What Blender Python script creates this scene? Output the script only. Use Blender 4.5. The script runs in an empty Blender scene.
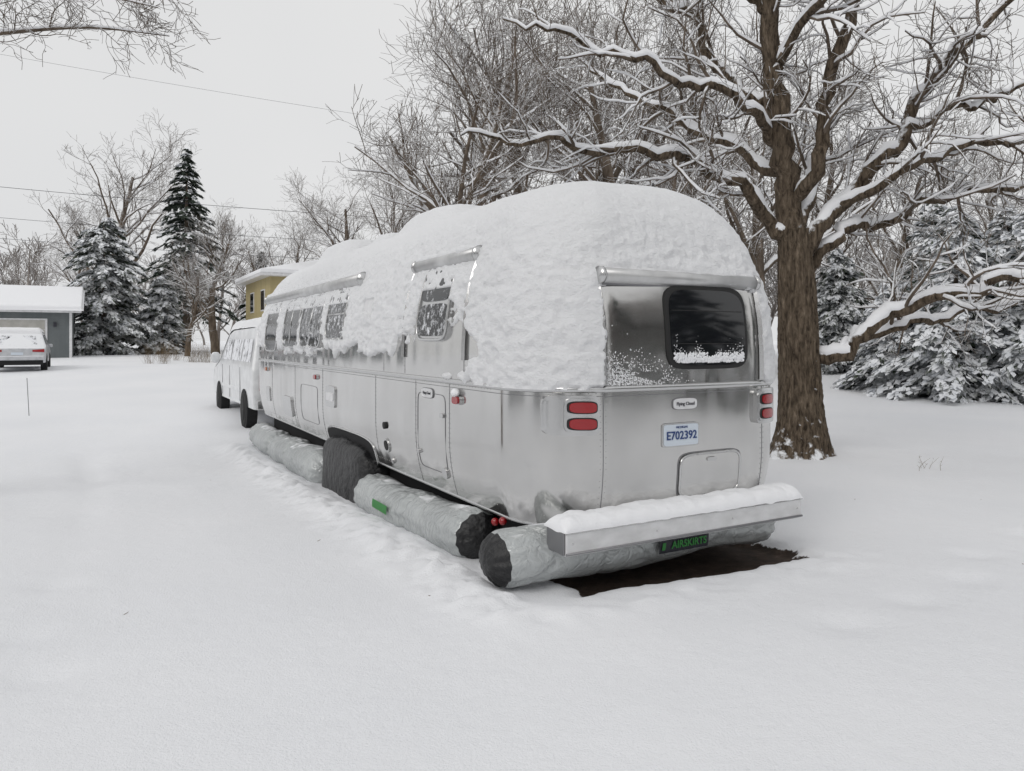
import bpy, math, random
import numpy as np
from mathutils import Vector, Matrix
random.seed(11)
rng = np.random.default_rng(11)
sc = bpy.context.scene
COL = sc.collection

# ---------------------------------------------------------------- noise
def _h(x, y, z):
    n = (x*374761393 + y*668265263 + z*1274126177) & 0xffffffff
    n = ((n ^ (n >> 13))*1103515245) & 0xffffffff
    n = (n ^ (n >> 16)) & 0xffffffff
    return n/4294967295.0*2-1
def vnoise(P):
    P = np.asarray(P, float)
    I = np.floor(P).astype(np.int64); f = P-I; f = f*f*(3-2*f)
    x, y, z = I[..., 0], I[..., 1], I[..., 2]
    fx, fy, fz = f[..., 0], f[..., 1], f[..., 2]
    def L(a, b, t): return a+(b-a)*t
    c = [[[_h(x+i, y+j, z+k) for k in (0, 1)] for j in (0, 1)] for i in (0, 1)]
    return L(L(L(c[0][0][0], c[1][0][0], fx), L(c[0][1][0], c[1][1][0], fx), fy),
             L(L(c[0][0][1], c[1][0][1], fx), L(c[0][1][1], c[1][1][1], fx), fy), fz)
def fbm(P, o=3):
    P = np.asarray(P, float); s = 0; a = 1.0; t = 0
    for i in range(o):
        s = s+a*vnoise(P*(2.03**i)+17.3*i); t += a; a *= .5
    return s/t
def sst(a, b, x):
    t = np.clip((np.asarray(x, float)-a)/(b-a), 0, 1); return t*t*(3-2*t)

# ---------------------------------------------------------------- mesh helpers
def empty(name, loc=(0, 0, 0), rz=0.0):
    e = bpy.data.objects.new(name, None); e.empty_display_size = .2
    e.location = loc; e.rotation_euler = (0, 0, rz); COL.objects.link(e); return e
def fast(name, V, F, mats, parent=None, smooth=True, mi=None):
    V = np.asarray(V, np.float32).reshape(-1, 3); F = np.asarray(F, np.int32)
    k = F.shape[1]; m = bpy.data.meshes.new(name)
    m.vertices.add(len(V)); m.vertices.foreach_set("co", V.ravel())
    m.loops.add(F.size); m.loops.foreach_set("vertex_index", F.ravel())
    m.polygons.add(len(F)); m.polygons.foreach_set("loop_start", np.arange(0, F.size, k, dtype=np.int32))
    m.polygons.foreach_set("use_smooth", np.full(len(F), smooth))
    if not isinstance(mats, (list, tuple)): mats = [mats]
    for x in mats: m.materials.append(x)
    if mi is not None: m.polygons.foreach_set("material_index", np.asarray(mi, np.int32))
    m.update(calc_edges=True)
    o = bpy.data.objects.new(name, m); COL.objects.link(o)
    if parent: o.parent = parent
    return o
def poly(name, V, F, mat, parent=None, smooth=False, bevel=0):
    m = bpy.data.meshes.new(name); m.from_pydata([tuple(v) for v in V], [], F)
    m.materials.append(mat); m.update()
    if smooth:
        for p in m.polygons: p.use_smooth = True
    o = bpy.data.objects.new(name, m); COL.objects.link(o)
    if parent: o.parent = parent
    if bevel:
        b = o.modifiers.new("bev", 'BEVEL'); b.width = bevel; b.segments = 3; b.limit_method = 'ANGLE'
    return o
def box(name, x0, x1, y0, y1, z0, z1, mat, parent=None, bevel=0):
    V = [(x0, y0, z0), (x1, y0, z0), (x1, y1, z0), (x0, y1, z0), (x0, y0, z1), (x1, y0, z1), (x1, y1, z1), (x0, y1, z1)]
    F = [(0, 3, 2, 1), (4, 5, 6, 7), (0, 1, 5, 4), (1, 2, 6, 5), (2, 3, 7, 6), (3, 0, 4, 7)]
    return poly(name, V, F, mat, parent, False, bevel)
def gridF(nr, nc, wrap=False):
    i = np.arange(nr-1)[:, None]; j = np.arange(nc if wrap else nc-1)[None, :]
    j2 = (j+1) % nc
    return np.stack([i*nc+j+0*i, i*nc+j2, (i+1)*nc+j2, (i+1)*nc+j], -1).reshape(-1, 4)
def tube_arrays(pts, rad, k):
    pts = np.asarray(pts, float); n = len(pts)
    t = np.gradient(pts, axis=0); t /= (np.linalg.norm(t, axis=1, keepdims=True)+1e-9)
    m = t.mean(0); ref = np.array([0, 0, 1.]) if abs(m[2]) < .8*np.linalg.norm(m)+1e-9 else np.array([1., 0, 0])
    a = np.cross(t, ref); a /= (np.linalg.norm(a, axis=1, keepdims=True)+1e-9)
    b = np.cross(a, t)
    an = np.arange(k)*2*np.pi/k
    rad = np.asarray(rad, float).reshape(-1, 1, 1)
    V = pts[:, None, :]+rad*(np.cos(an)[None, :, None]*a[:, None, :]+np.sin(an)[None, :, None]*b[:, None, :])
    return V.reshape(-1, 3), gridF(n, k, True)
class Acc:
    def __init__(s): s.V = []; s.F = []; s.M = []; s.n = 0
    def add(s, V, F, mi=0):
        s.V.append(V); s.F.append(np.asarray(F)+s.n); s.M.append(np.full(len(F), mi)); s.n += len(V)
    def build(s, name, mats, parent=None, smooth=True):
        return fast(name, np.concatenate(s.V), np.concatenate(s.F), mats, parent, smooth, np.concatenate(s.M))
def tube(name, pts, r, mat, parent=None, k=10, caps=True):
    pts = [np.array(p, float) for p in pts]
    rad = [r]*len(pts) if np.isscalar(r) else list(r)
    if caps:
        d0 = pts[1]-pts[0]; d0 /= np.linalg.norm(d0)+1e-9; d1 = pts[-1]-pts[-2]; d1 /= np.linalg.norm(d1)+1e-9
        pts = [pts[0]-d0*1e-4, pts[0]]+pts[1:-1]+[pts[-1], pts[-1]+d1*1e-4]
        rad = [1e-4]+rad+[1e-4]
    V, F = tube_arrays(pts, rad, k)
    o = fast(name, V, F, mat, parent)
    return o

# ---------------------------------------------------------------- materials
def mat(name, col, rough=.6, metal=0., spec=.5, coat=0.):
    m = bpy.data.materials.new(name); m.use_nodes = True
    b = m.node_tree.nodes["Principled BSDF"]
    b.inputs["Base Color"].default_value = (*col, 1); b.inputs["Roughness"].default_value = rough
    b.inputs["Metallic"].default_value = metal; b.inputs["Specular IOR Level"].default_value = spec
    b.inputs["Coat Weight"].default_value = coat
    return m
def N(m, t, **kw):
    n = m.node_tree.nodes.new(t)
    for k, v in kw.items():
        if k in n.inputs: n.inputs[k].default_value = v
        else: setattr(n, k, v)
    return n
def LK(m, a, b): m.node_tree.links.new(a, b)
def bsdf(m): return m.node_tree.nodes["Principled BSDF"]
def coord(m, scale=(1, 1, 1), out="Object"):
    tc = N(m, "ShaderNodeTexCoord"); mp = N(m, "ShaderNodeMapping"); mp.inputs["Scale"].default_value = scale
    LK(m, tc.outputs[out], mp.inputs["Vector"]); return mp.outputs[0]
def noise(m, vec, scale, detail=4, rough=.55, dist=0):
    n = N(m, "ShaderNodeTexNoise"); n.inputs["Scale"].default_value = scale
    n.inputs["Detail"].default_value = detail; n.inputs["Roughness"].default_value = rough; n.inputs["Distortion"].default_value = dist
    LK(m, vec, n.inputs["Vector"]); return n.outputs["Fac"]
def ramp(m, fac, stops):
    r = N(m, "ShaderNodeValToRGB"); e = r.color_ramp.elements
    while len(e) < len(stops): e.new(.5)
    for i, (p, c) in enumerate(stops):
        e[i].position = p; e[i].color = (*c, 1) if not np.isscalar(c) else (c, c, c, 1)
    LK(m, fac, r.inputs[0]); return r.outputs[0]
def bump(m, h, strength=.3, dist=.01):
    b = N(m, "ShaderNodeBump"); b.inputs["Strength"].default_value = strength; b.inputs["Distance"].default_value = dist
    LK(m, h, b.inputs["Height"]); LK(m, b.outputs[0], bsdf(m).inputs["Normal"]); return b
def varcol(m, vec, scale, c1, c2, lo=.35, hi=.65, detail=4):
    f = noise(m, vec, scale, detail); c = ramp(m, f, [(lo, c1), (hi, c2)]); LK(m, c, bsdf(m).inputs["Base Color"]); return f
def add_snow(m, lo=.25, hi=.45, nscale=12, namp=.5, snowcol=(.84, .85, .87)):
    """mix snow onto faces turned up to the sky"""
    nt = m.node_tree; b = bsdf(m)
    geo = N(m, "ShaderNodeNewGeometry"); sep = N(m, "ShaderNodeSeparateXYZ"); LK(m, geo.outputs["Normal"], sep.inputs[0])
    nz = sep.outputs[2]
    nf = noise(m, coord(m, (1, 1, 1)), nscale, 2)
    ma = N(m, "ShaderNodeMath", operation='MULTIPLY_ADD'); LK(m, nf, ma.inputs[0]); ma.inputs[1].default_value = namp
    ma.inputs[2].default_value = -namp*.5
    ad = N(m, "ShaderNodeMath", operation='ADD'); LK(m, nz, ad.inputs[0]); LK(m, ma.outputs[0], ad.inputs[1])
    mr = N(m, "ShaderNodeMapRange"); LK(m, ad.outputs[0], mr.inputs[0]); mr.inputs[1].default_value = lo; mr.inputs[2].default_value = hi
    s = N(m, "ShaderNodeBsdfDiffuse"); s.inputs[0].default_value = (*snowcol, 1)
    mx = N(m, "ShaderNodeMixShader"); LK(m, mr.outputs[0], mx.inputs[0]); LK(m, b.outputs[0], mx.inputs[1]); LK(m, s.outputs[0], mx.inputs[2])
    out = [n for n in nt.nodes if n.type == 'OUTPUT_MATERIAL'][0]; LK(m, mx.outputs[0], out.inputs[0])
    return m

M_snow = mat("snow", (.87, .875, .895), .65, spec=.25)
v = coord(M_snow); h = noise(M_snow, v, 28, 5, .65); bump(M_snow, h, .5, .012)
M_crust = mat("snow_crust", (.88, .885, .90), .75, spec=.2)
v = coord(M_crust, (1, 1, 1.5)); h = noise(M_crust, v, 20, 6, .70); bump(M_crust, h, .9, .034)

M_ground = mat("ground_snow", (.84, .85, .88), .7, spec=.2)
def mk_ground(m):
    v = coord(m)
    f1 = noise(m, v, .35, 2); c = ramp(m, f1, [(.3, (.83, .84, .865)), (.7, (.875, .88, .90))])
    at = N(m, "ShaderNodeAttribute", attribute_name="dirt")
    nd = noise(m, v, 9, 5, .7); dc = ramp(m, nd, [(.3, (.018, .013, .010)), (.6, (.06, .042, .032)), (.8, (.13, .10, .085))])
    nn = noise(m, v, 14, 5, .7)
    a = N(m, "ShaderNodeMath", operation='MULTIPLY_ADD'); LK(m, nn, a.inputs[0]); a.inputs[1].default_value = 1.3; a.inputs[2].default_value = -.65
    a2 = N(m, "ShaderNodeMath", operation='ADD'); LK(m, a.outputs[0], a2.inputs[0]); LK(m, at.outputs["Fac"], a2.inputs[1])
    mr = N(m, "ShaderNodeMapRange"); LK(m, a2.outputs[0], mr.inputs[0]); mr.inputs[1].default_value = .52; mr.inputs[2].default_value = .60
    mx = N(m, "ShaderNodeMix", data_type='RGBA'); LK(m, mr.outputs[0], mx.inputs[0]); LK(m, c, mx.inputs[6]); LK(m, dc, mx.inputs[7])
    LK(m, mx.outputs[2], bsdf(m).inputs["Base Color"])
    hn = noise(m, v, 7, 6, .62); h2 = noise(m, v, 90, 2, .7)
    s = N(m, "ShaderNodeMath", operation='MULTIPLY_ADD'); LK(m, h2, s.inputs[0]); s.inputs[1].default_value = .5; LK(m, hn, s.inputs[2])
    bump(m, s.outputs[0], .55, .026)
mk_ground(M_ground)

M_alu = mat("aluminium", (.70, .705, .71), .2, 1.0)
def mk_alu(m):
    v = coord(m)
    f = noise(m, coord(m, (1.2, 1.2, 4)), 1.2, 3); r = ramp(m, f, [(.25, .09), (.75, .18)]); LK(m, r, bsdf(m).inputs["Roughness"])
    f2 = noise(m, coord(m, (1, 1, .6)), 1.4, 4); c = ramp(m, f2, [(.3, (.56, .555, .545)), (.7, (.67, .665, .655))]); LK(m, c, bsdf(m).inputs["Base Color"])
    f3 = noise(m, coord(m, (1, 1, .16)), 2.2, 1); bump(m, f3, .6, .055)
mk_alu(M_alu)
M_trim = mat("trim_metal", (.60, .60, .60), .25, .95)
M_roller = mat("awning_cover", (.55, .55, .55), .32, .55)
varcol(M_roller, coord(M_roller), 6, (.50, .50, .50), (.62, .62, .62))
M_seam = mat("seam", (.25, .25, .26), .5, .7)
M_white = mat("white_enamel", (.72, .72, .73), .35)
varcol(M_white, coord(M_white), 6, (.62, .62, .63), (.76, .76, .77))
M_alupanel = mat("brushed_box", (.72, .72, .73), .38, .5)
varcol(M_alupanel, coord(M_alupanel, (1, 1, 2)), 5, (.62, .62, .62), (.76, .76, .765))
M_black = mat("black_fabric", (.014, .014, .015), .42)
bump(M_black, noise(M_black, coord(M_black), 9, 5), .8, .06)
M_rubber = mat("rubber", (.02, .02, .02), .8)
M_dark = mat("dark_underbody", (.012, .012, .013), .9)
M_red = mat("red_lens", (.30, .006, .010), .18, coat=.6)
M_amber = mat("amber_lens", (.5, .12, .01), .2, coat=.5)
M_glass = mat("dark_glass", (.006, .007, .009), .08, spec=.7)
def mk_glass(m, lo=.60, hi=.64, sc_=22):
    v = coord(m); f = noise(m, v, sc_, 6, .8); mr = N(m, "ShaderNodeMapRange"); LK(m, f, mr.inputs[0]); mr.inputs[1].default_value = lo; mr.inputs[2].default_value = hi
    mx = N(m, "ShaderNodeMix", data_type='RGBA'); LK(m, mr.outputs[0], mx.inputs[0]); mx.inputs[6].default_value = (.006, .007, .009, 1); mx.inputs[7].default_value = (.8, .81, .84, 1)
    LK(m, mx.outputs[2], bsdf(m).inputs["Base Color"])
    rr = N(m, "ShaderNodeMapRange"); LK(m, mr.outputs[0], rr.inputs[0]); rr.inputs[3].default_value = .08; rr.inputs[4].default_value = .8; LK(m, rr.outputs[0], bsdf(m).inputs["Roughness"])
mk_glass(M_glass, .57, .66, 14)
M_glass2 = mat("snowy_glass", (.006, .007, .009), .1); mk_glass(M_glass2, .50, .62, 12)
M_glass3 = mat("snowed_over_glass", (.006, .007, .009), .1); mk_glass(M_glass3, .36, .5, 5)
M_glassplain = mat("plain_glass", (.010, .011, .013), .07, spec=.7)
M_bag = mat("grey_vinyl", (.2, .215, .215), .26)
def mk_bag(m):
    v = coord(m); varcol(m, v, 2, (.40, .42, .42), (.50, .52, .52)); h = noise(m, coord(m), 6, 3, .5, 1.5)
    r = ramp(m, h, [(.40, .0), (.5, 1.0), (.60, .0)]); n2 = noise(m, coord(m), 15, 2, .5, .8)
    s = N(m, "ShaderNodeMath", operation='MULTIPLY_ADD'); LK(m, r, s.inputs[0]); s.inputs[1].default_value = -.5; LK(m, n2, s.inputs[2])
    bump(m, s.outputs[0], .4, .025)
    bsdf(m).inputs["Specular IOR Level"].default_value = .8; bsdf(m).inputs["Metallic"].default_value = .2
mk_bag(M_bag); add_snow(M_bag, .98, 1.12, 3, 1.0)
M_green = mat("green_label", (.02, .20, .03), .5)
M_plate = mat("plate_white", (.62, .68, .75), .4)
M_blue = mat("plate_ink", (.02, .05, .18), .5)
M_ink = mat("badge_ink", (.02, .02, .03), .5)

def mk_bark(name, c1, c2, lo, hi, sc_=7, dist=.03, namp=.6, zs=.22, nd=4):
    m = mat(name, c1, .9, spec=.15)
    f = noise(m, coord(m, (1, 1, zs)), sc_, nd, .65, .4 if dist else 0)
    c = ramp(m, f, [(.35, c1), (.60, c2), (.78, tuple(min(1, q*1.7+.05) for q in c2))]); LK(m, c, bsdf(m).inputs["Base Color"])
    if dist: bump(m, f, 1.0, dist)
    return add_snow(m, lo, hi, 16, namp)
M_bark = mk_bark("oak_bark", (.042, .031, .022), (.20, .155, .112), .36, .60, 20, .10, .8, .24, 7)
M_bark2 = mk_bark("branch_bark", (.08, .062, .048), (.165, .132, .104), .18, .45, 6, 0)
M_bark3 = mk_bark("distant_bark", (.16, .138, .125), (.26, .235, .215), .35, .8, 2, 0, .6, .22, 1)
M_nee = mat("needles", (.035, .05, .03), .8, spec=.2)
varcol(M_nee, coord(M_nee), 1.6, (.035, .05, .034), (.095, .11, .078), detail=2); add_snow(M_nee, .55, 1.0, 5, .8)
M_nee_d = mat("needles_dark", (.02, .03, .022), .8, spec=.2)
varcol(M_nee_d, coord(M_nee_d), 1.2, (.028, .04, .032), (.07, .085, .065), detail=2)
M_nee_s = mat("needle_snow", (.78, .80, .84), .8, spec=.1)
varcol(M_nee_s, coord(M_nee_s), 3, (.72, .74, .77), (.88, .89, .91), detail=2)

# ---------------------------------------------------------------- world, sun, camera
w = bpy.data.worlds.new("World"); sc.world = w; w.use_nodes = True
nt = w.node_tree; bg = nt.nodes["Background"]
sky = nt.nodes.new("ShaderNodeTexSky"); sky.sky_type = 'NISHITA'; sky.sun_disc = False
SE, SR = math.radians(38), math.radians(215)
sky.sun_elevation = SE; sky.sun_rotation = SR; sky.dust_density = 4
hs = nt.nodes.new("ShaderNodeHueSaturation"); hs.inputs["Saturation"].default_value = .15
nt.links.new(sky.outputs[0], hs.inputs["Color"])
mx = nt.nodes.new("ShaderNodeMix"); mx.data_type = 'RGBA'; mx.inputs[0].default_value = .93
tc = nt.nodes.new("ShaderNodeTexCoord"); nz = nt.nodes.new("ShaderNodeTexNoise"); nz.inputs["Scale"].default_value = 1.6; nz.inputs["Detail"].default_value = 3
nt.links.new(tc.outputs["Generated"], nz.inputs["Vector"])
cr = nt.nodes.new("ShaderNodeValToRGB"); cr.color_ramp.elements[0].position = .3; cr.color_ramp.elements[0].color = (.91, .92, .935, 1)
cr.color_ramp.elements[1].position = .7; cr.color_ramp.elements[1].color = (1, 1, 1, 1)
nt.links.new(nz.outputs["Fac"], cr.inputs[0])
vm = nt.nodes.new("ShaderNodeVectorMath"); vm.operation = 'SCALE'; vm.inputs["Scale"].default_value = 8.1
nt.links.new(cr.outputs[0], vm.inputs[0]); nt.links.new(hs.outputs[0], mx.inputs[6]); nt.links.new(vm.outputs[0], mx.inputs[7])
nt.links.new(mx.outputs[2], bg.inputs["Color"]); bg.inputs["Strength"].default_value = .1
sl = bpy.data.lights.new("sun", 'SUN'); sl.energy = .75; sl.angle = math.radians(28); sl.color = (1, .975, .94)
so = bpy.data.objects.new("sun", sl); COL.objects.link(so)
dirv = Vector((math.sin(SR)*math.cos(SE), math.cos(SR)*math.cos(SE), math.sin(SE)))
so.rotation_euler = dirv.to_track_quat('Z', 'Y').to_euler(); so.location = (0, 0, 30)
sc.view_settings.view_transform = 'Standard'; sc.view_settings.look = 'None'; sc.view_settings.exposure = 0
cam = bpy.data.cameras.new("camera"); co = bpy.data.objects.new("camera", cam); COL.objects.link(co)
co.location = (0, 0, 1.6); co.rotation_euler = (math.radians(90), 0, 0)
cam.sensor_width = 36; cam.lens = 26.0; cam.shift_y = -.0435; cam.clip_end = 3000; sc.camera = co

# ---------------------------------------------------------------- ground
AX = math.radians(29.3); CX, CY = 1.226, 5.138
ca, sa = math.cos(AX), math.sin(AX)
def toworld(u, v): return CX+ca*u-sa*v, CY+sa*u+ca*v
def tolocal(x, y): return (x-CX)*ca+(y-CY)*sa, -(x-CX)*sa+(y-CY)*ca
KY = [-800, 4, 7, 12, 16, 20, 30, 43, 100, 800]; KZ = [0, 0, -.09, -.30, -.19, .03, .42, .62, .95, 1.6]
def gbase(x, y):
    b = np.mean([np.interp(y+d, KY, KZ) for d in (-2, -1, 0, 1, 2)], axis=0)
    neg = np.minimum(b, 0); return b-neg*.55*sst(1.5, 5, x)
def gz(x, y):
    x = np.asarray(x, float); y = np.asarray(y, float); b = gbase(x, y)
    P = np.stack([x, y, 0*x], -1)
    far = 1+2*sst(15, 80, np.abs(y))
    b = b+.040*fbm(P*.33, 2)*far+.022*fbm(P*1.2, 2)
    u, v = tolocal(x, y)
    k = np.exp(-((u+1.52)/.26)**2)*sst(-.8, .2, v)*(1-sst(9.5, 10.5, v))
    b = b+k*(.055+.08*np.abs(fbm(P*4, 3))+.05*fbm(P*9, 2)+.02*vnoise(P*19))
    k2 = np.exp(-((v+.30)/.20)**2)*sst(-1.9, -1.3, u)*(1-sst(1.2, 1.8, u))
    b = b+k2*(.02+.04*fbm(P*6, 3))
    for uu in (-3.9, -5.6):
        b = b-.055*np.exp(-((u-uu-.25*np.sin(v*.25))/.17)**2)*sst(1, 8, v)*(.6+.5*vnoise(P*1.5))
    for (fx, fy) in ((-2.3, 3.6), (-2.75, 4.1), (1.9, 4.2), (2.5, 4.6), (3.1, 5.0), (3.5, 5.6), (4.4, 6.2), (5.0, 6.9), (-3.1, 5.0), (-3.4, 4.3)):
        b = b-.032*np.exp(-(((x-fx)/.19)**2+((y-fy)/.14)**2))
    b = b+.05*np.exp(-(((x-4.28)**2+(y-11.0)**2)/.5))
    return b
def dirtmask(x, y):
    u, v = tolocal(x, y)
    P = np.stack([x, y, 0*x], -1)
    n = .22*fbm(P*3, 4)
    m = sst(-.95, -.75, u+n)*(1-sst(1.14, 1.32, u+n))*sst(-.10, .02, v+n*.6+.08*(u-.2))*(1-sst(9.6, 10, v))
    return m
def axis(a, b, st, lim):
    c = list(np.arange(a, b, st)); s = st; x = c[-1]
    while x < lim: s *= 1.09; x += s; c.append(x)
    s = st; x = a; pre = []
    while x > -lim: s *= 1.09; x -= s; pre.append(x)
    return np.array(pre[::-1]+c)
xs = axis(-5, 5, .04, 900); ys = axis(2.2, 11, .04, 900)
X, Y = np.meshgrid(xs, ys); Z = gz(X, Y); Dm = dirtmask(X, Y); Z = Z-.09*Dm
g = fast("ground", np.stack([X, Y, Z], -1), gridF(len(ys), len(xs)), M_ground)
at = g.data.attributes.new("dirt", 'FLOAT', 'POINT'); at.data.foreach_set("value", Dm.ravel().astype(np.float32))

# ---------------------------------------------------------------- travel trailer
T = empty("travel_trailer", (CX, CY, 0), AX)
U0, WM, ZB, ZT, NN, V0, V1 = .15, 1.23, 1.3, 2.83, 2.7, .15, 10.6
def prof(z):
    z = np.asarray(z, float)
    ins = .085*np.clip((.8-z)/.49, 0, 2)**2
    t = np.clip((z-ZB)/(ZT-ZB), 0, 1); c = (1-t**NN)**(1/NN)
    return (WM-ins)*c, V0+ins*.7+1.35*(1-c), V1-ins-2.0*(1-c)
def vrear(u, z):
    W, v0, _ = prof(z); rx = .46*W; du = np.abs(u-U0)-(W-rx)
    cc = np.clip(du/rx, 0, 1)
    return v0+.05*((u-U0)/W)**2+.6*(1-np.sqrt(1-cc**2))
def uside(z): return U0-prof(z)[0]
def ring(W, v0, v1, NR, NC, NL):
    rx = .46*W; ry = .6; ryf = 1.0; P = []
    for s in np.linspace(1, -1, NR, endpoint=False): P.append(((W-rx)*s, v0+.05*((W-rx)*s/max(W, 1e-6))**2))
    for a in np.linspace(0, np.pi/2, NC, endpoint=False):
        uu = -(W-rx)-rx*np.sin(a); P.append((uu, v0+.05*(uu/max(W, 1e-6))**2+ry*(1-np.cos(a))))
    for s in np.linspace(v0+.05+ry, v1-.05-ryf, NL, endpoint=False): P.append((-W, s))
    for a in np.linspace(0, np.pi/2, NC, endpoint=False):
        P.append((-(W-rx)-rx*np.cos(a), v1-.05-ryf*(1-np.sin(a))))
    for s in np.linspace(-1, 1, 20, endpoint=False): P.append(((W-rx)*s, v1-.05))
    for a in np.linspace(0, np.pi/2, 14, endpoint=False): P.append(((W-rx)+rx*np.sin(a), v1-.05-ryf*(1-np.cos(a))))
    for s in np.linspace(v1-.05-ryf, v0+.05+ry, 90, endpoint=False): P.append((W, s))
    for a in np.linspace(0, np.pi/2, NC, endpoint=False):
        uu = (W-rx)+rx*np.cos(a); P.append((uu, v0+.05*(uu/max(W, 1e-6))**2+ry*(1-np.sin(a))))
    P = np.array(P); P[:, 0] += U0; return P
def levels(n, zstart):
    zz = np.concatenate([np.linspace(zstart, ZB, 40, endpoint=False), ZB+(ZT-ZB)*np.sin(np.linspace(0, np.pi/2, 3000))**(2/NN)])
    W = prof(zz)[0]; s = np.concatenate([[0], np.cumsum(np.hypot(np.diff(zz), np.diff(W)))])
    return np.interp(np.linspace(0, s[-1], n), s, zz)
def shell(zs, NR, NC, NL):
    G = []
    for z in zs:
        W, v0, v1 = prof(z); W = max(float(W), .002); p = ring(W, float(v0), float(v1), NR, NC, NL)
        G.append(np.column_stack([p, np.full(len(p), z)]))
    return np.array(G)
zs = levels(60, .31); G = shell(zs, 24, 18, 60)
fast("body_shell", G, gridF(G.shape[0], G.shape[1], True)[:, ::-1], M_alu, T)
W_, a_, b_ = [float(q) for q in prof(.312)]; p = ring(W_-.004, a_+.004, b_-.004, 24, 18, 60); zz_ = np.full(len(p), .312)
cen_ = p.mean(0); V = np.concatenate([np.column_stack([p, zz_]), np.column_stack([cen_+(p-cen_)*.01, zz_])])
fast("belly_pan", V, gridF(2, len(p), True), M_dark, T)

WIN = [(1.98, 1.93, .30, .30), (4.95, 1.92, .36, .28), (6.12, 1.86, .52, .33), (7.28, 1.86, .45, .33), (8.65, 1.82, .42, .36)]
VENT = (3.75, 1.92, .17, .15)
RW = (.335, 1.70, .37, .275)
zs = levels(150, 1.27); G = shell(zs, 130, 75, 520)
gi = np.gradient(G, axis=0); gj = (np.roll(G, -1, 1)-np.roll(G, 1, 1))*.5
Nn = np.cross(gi, gj); Nn /= np.linalg.norm(Nn, axis=-1, keepdims=True)+1e-9
cen = np.array([U0, 5, 1.5]); flip = np.sign(np.sum(Nn*(G-cen), -1, keepdims=True)); flip[flip == 0] = 1
Nn = Nn*flip; Nn[-3:] = [0, 0, 1]
u_, v_, z_ = G[..., 0], G[..., 1], G[..., 2]; nz_ = np.clip(Nn[..., 2], 0, 1)
low = fbm(G*1.5+3, 3); mid = fbm(G*np.array([7, 7, 10]), 4); fine = fbm(G*np.array([18, 18, 30]), 3)
warp = np.stack([mid, low, fine], -1)*.6
bil = 1-2.2*np.abs(vnoise(G*np.array([6, 6, 11])+warp)); bil2 = 1-2.2*np.abs(vnoise(G*np.array([13, 13, 21])+5+warp))
chunk = .55*bil+.45*bil2
cov = .36+.8*low+.55*mid+.25*bil+1.1*(z_-1.72)+.9*np.exp(-((v_-.75)/.75)**2)*(u_ < .3)+1.2*(u_ > 1.05)
cov += .45*np.exp(-((v_-3.3)/.7)**2)
edge_u = np.minimum(u_+.60, .90-u_)
rearmask = sst(-.01+.02*mid, .03+.02*mid, edge_u)*(1-sst(2.02, 2.10, z_))*(v_ < .75)
cov = cov*(1-rearmask)-rearmask*.6
side = (u_ < U0-.7) & (v_ > .9)
wink = np.zeros_like(u_)
for (vc, zc, hv, hz) in WIN+[VENT]:
    q = np.maximum(np.abs(v_-vc)/hv, np.abs(z_-zc)/hz)
    k = (1-sst(.92, 1.12, q))*side; wink = np.maximum(wink, k)
    cov = cov-k*(1.6+.8*(z_-zc)/hz)+k*.8*mid
k = (1-sst(1.0, 1.25, np.maximum(np.abs(v_-2.1)/.72, np.abs(z_-1.9)/.48)))*side; cov -= k*.75
k = side*(v_ > 1.8)*(1-sst(1.32, 1.60, z_)); cov -= .7*k
k = np.exp(-((v_-1.25)/.20)**2-((z_-1.56)/.12)**2)*(u_ < 0); cov -= 1.6*k
k = (1-sst(1.27, 1.36, z_)); cov -= .35*k
th = np.clip(cov*.16, -.03, .024)+np.where(cov > 0, .020*chunk+.010*fine, 0)+wink*.014*(cov > 0)
top = sst(.35, .92, nz_)
th = th*(1-top)+top*(.105+.022*low+.011*mid+.004*chunk)
cw = .019-.011*sst(.3, .7, nz_)
th = np.where(nz_ > .25, np.maximum(th, .026+cw*chunk+.007*fine), th)
S = G+Nn*th[..., None]
def hump(vc, hv, hu, h): return h*(1-sst(.72, 1.2, np.sqrt((np.abs(v_-vc)/hv)**4+(np.abs(u_-U0)/hu)**4)**.5))
S[..., 2] += (hump(4.1, .75, .5, .19)+hump(7.9, .8, .5, .24)+hump(6.0, .35, .35, .14)+hump(2.55, .35, .35, .06))*top
fast("roof_snow", S, gridF(G.shape[0], G.shape[1], True)[:, ::-1], M_crust, T)

def patch(name, kind, c, cz, h, hz, off, m, n=6, skirt=.03, rings=6, seg=56):
    a = np.arange(seg)*2*np.pi/seg
    ex = np.sign(np.cos(a))*np.abs(np.cos(a))**(2/n); ez = np.sign(np.sin(a))*np.abs(np.sin(a))**(2/n)
    V = []
    for k, o in [(i/rings, off) for i in range(rings+1)]+[(1.0, off-skirt)]:
        k = max(k, .001); s = c+h*ex*k; z = cz+hz*ez*k
        if kind == 'rear': V.append(np.column_stack([s, vrear(s, z)-o, z]))
        else: V.append(np.column_stack([uside(z)-o, s, z]))
    F = gridF(len(V), seg, True)
    o = fast(name, np.concatenate(V), F, m, T)
    mod = o.modifiers.new("es", 'EDGE_SPLIT'); mod.split_angle = math.radians(40)
    return o
def outline(name, kind, c, cz, h, hz, r=.007, n=7, m=None, off=.002):
    a = np.linspace(0, 2*np.pi, 81); ex = np.sign(np.cos(a))*np.abs(np.cos(a))**(2/n); ez = np.sign(np.sin(a))*np.abs(np.sin(a))**(2/n)
    s = c+h*ex; z = cz+hz*ez
    P = np.column_stack([s, vrear(s, z)-off, z]) if kind == 'rear' else np.column_stack([uside(z)-off, s, z])
    V, F = tube_arrays(P, [r]*len(P), 6); fast(name, V, F, m or M_trim, T)
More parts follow.
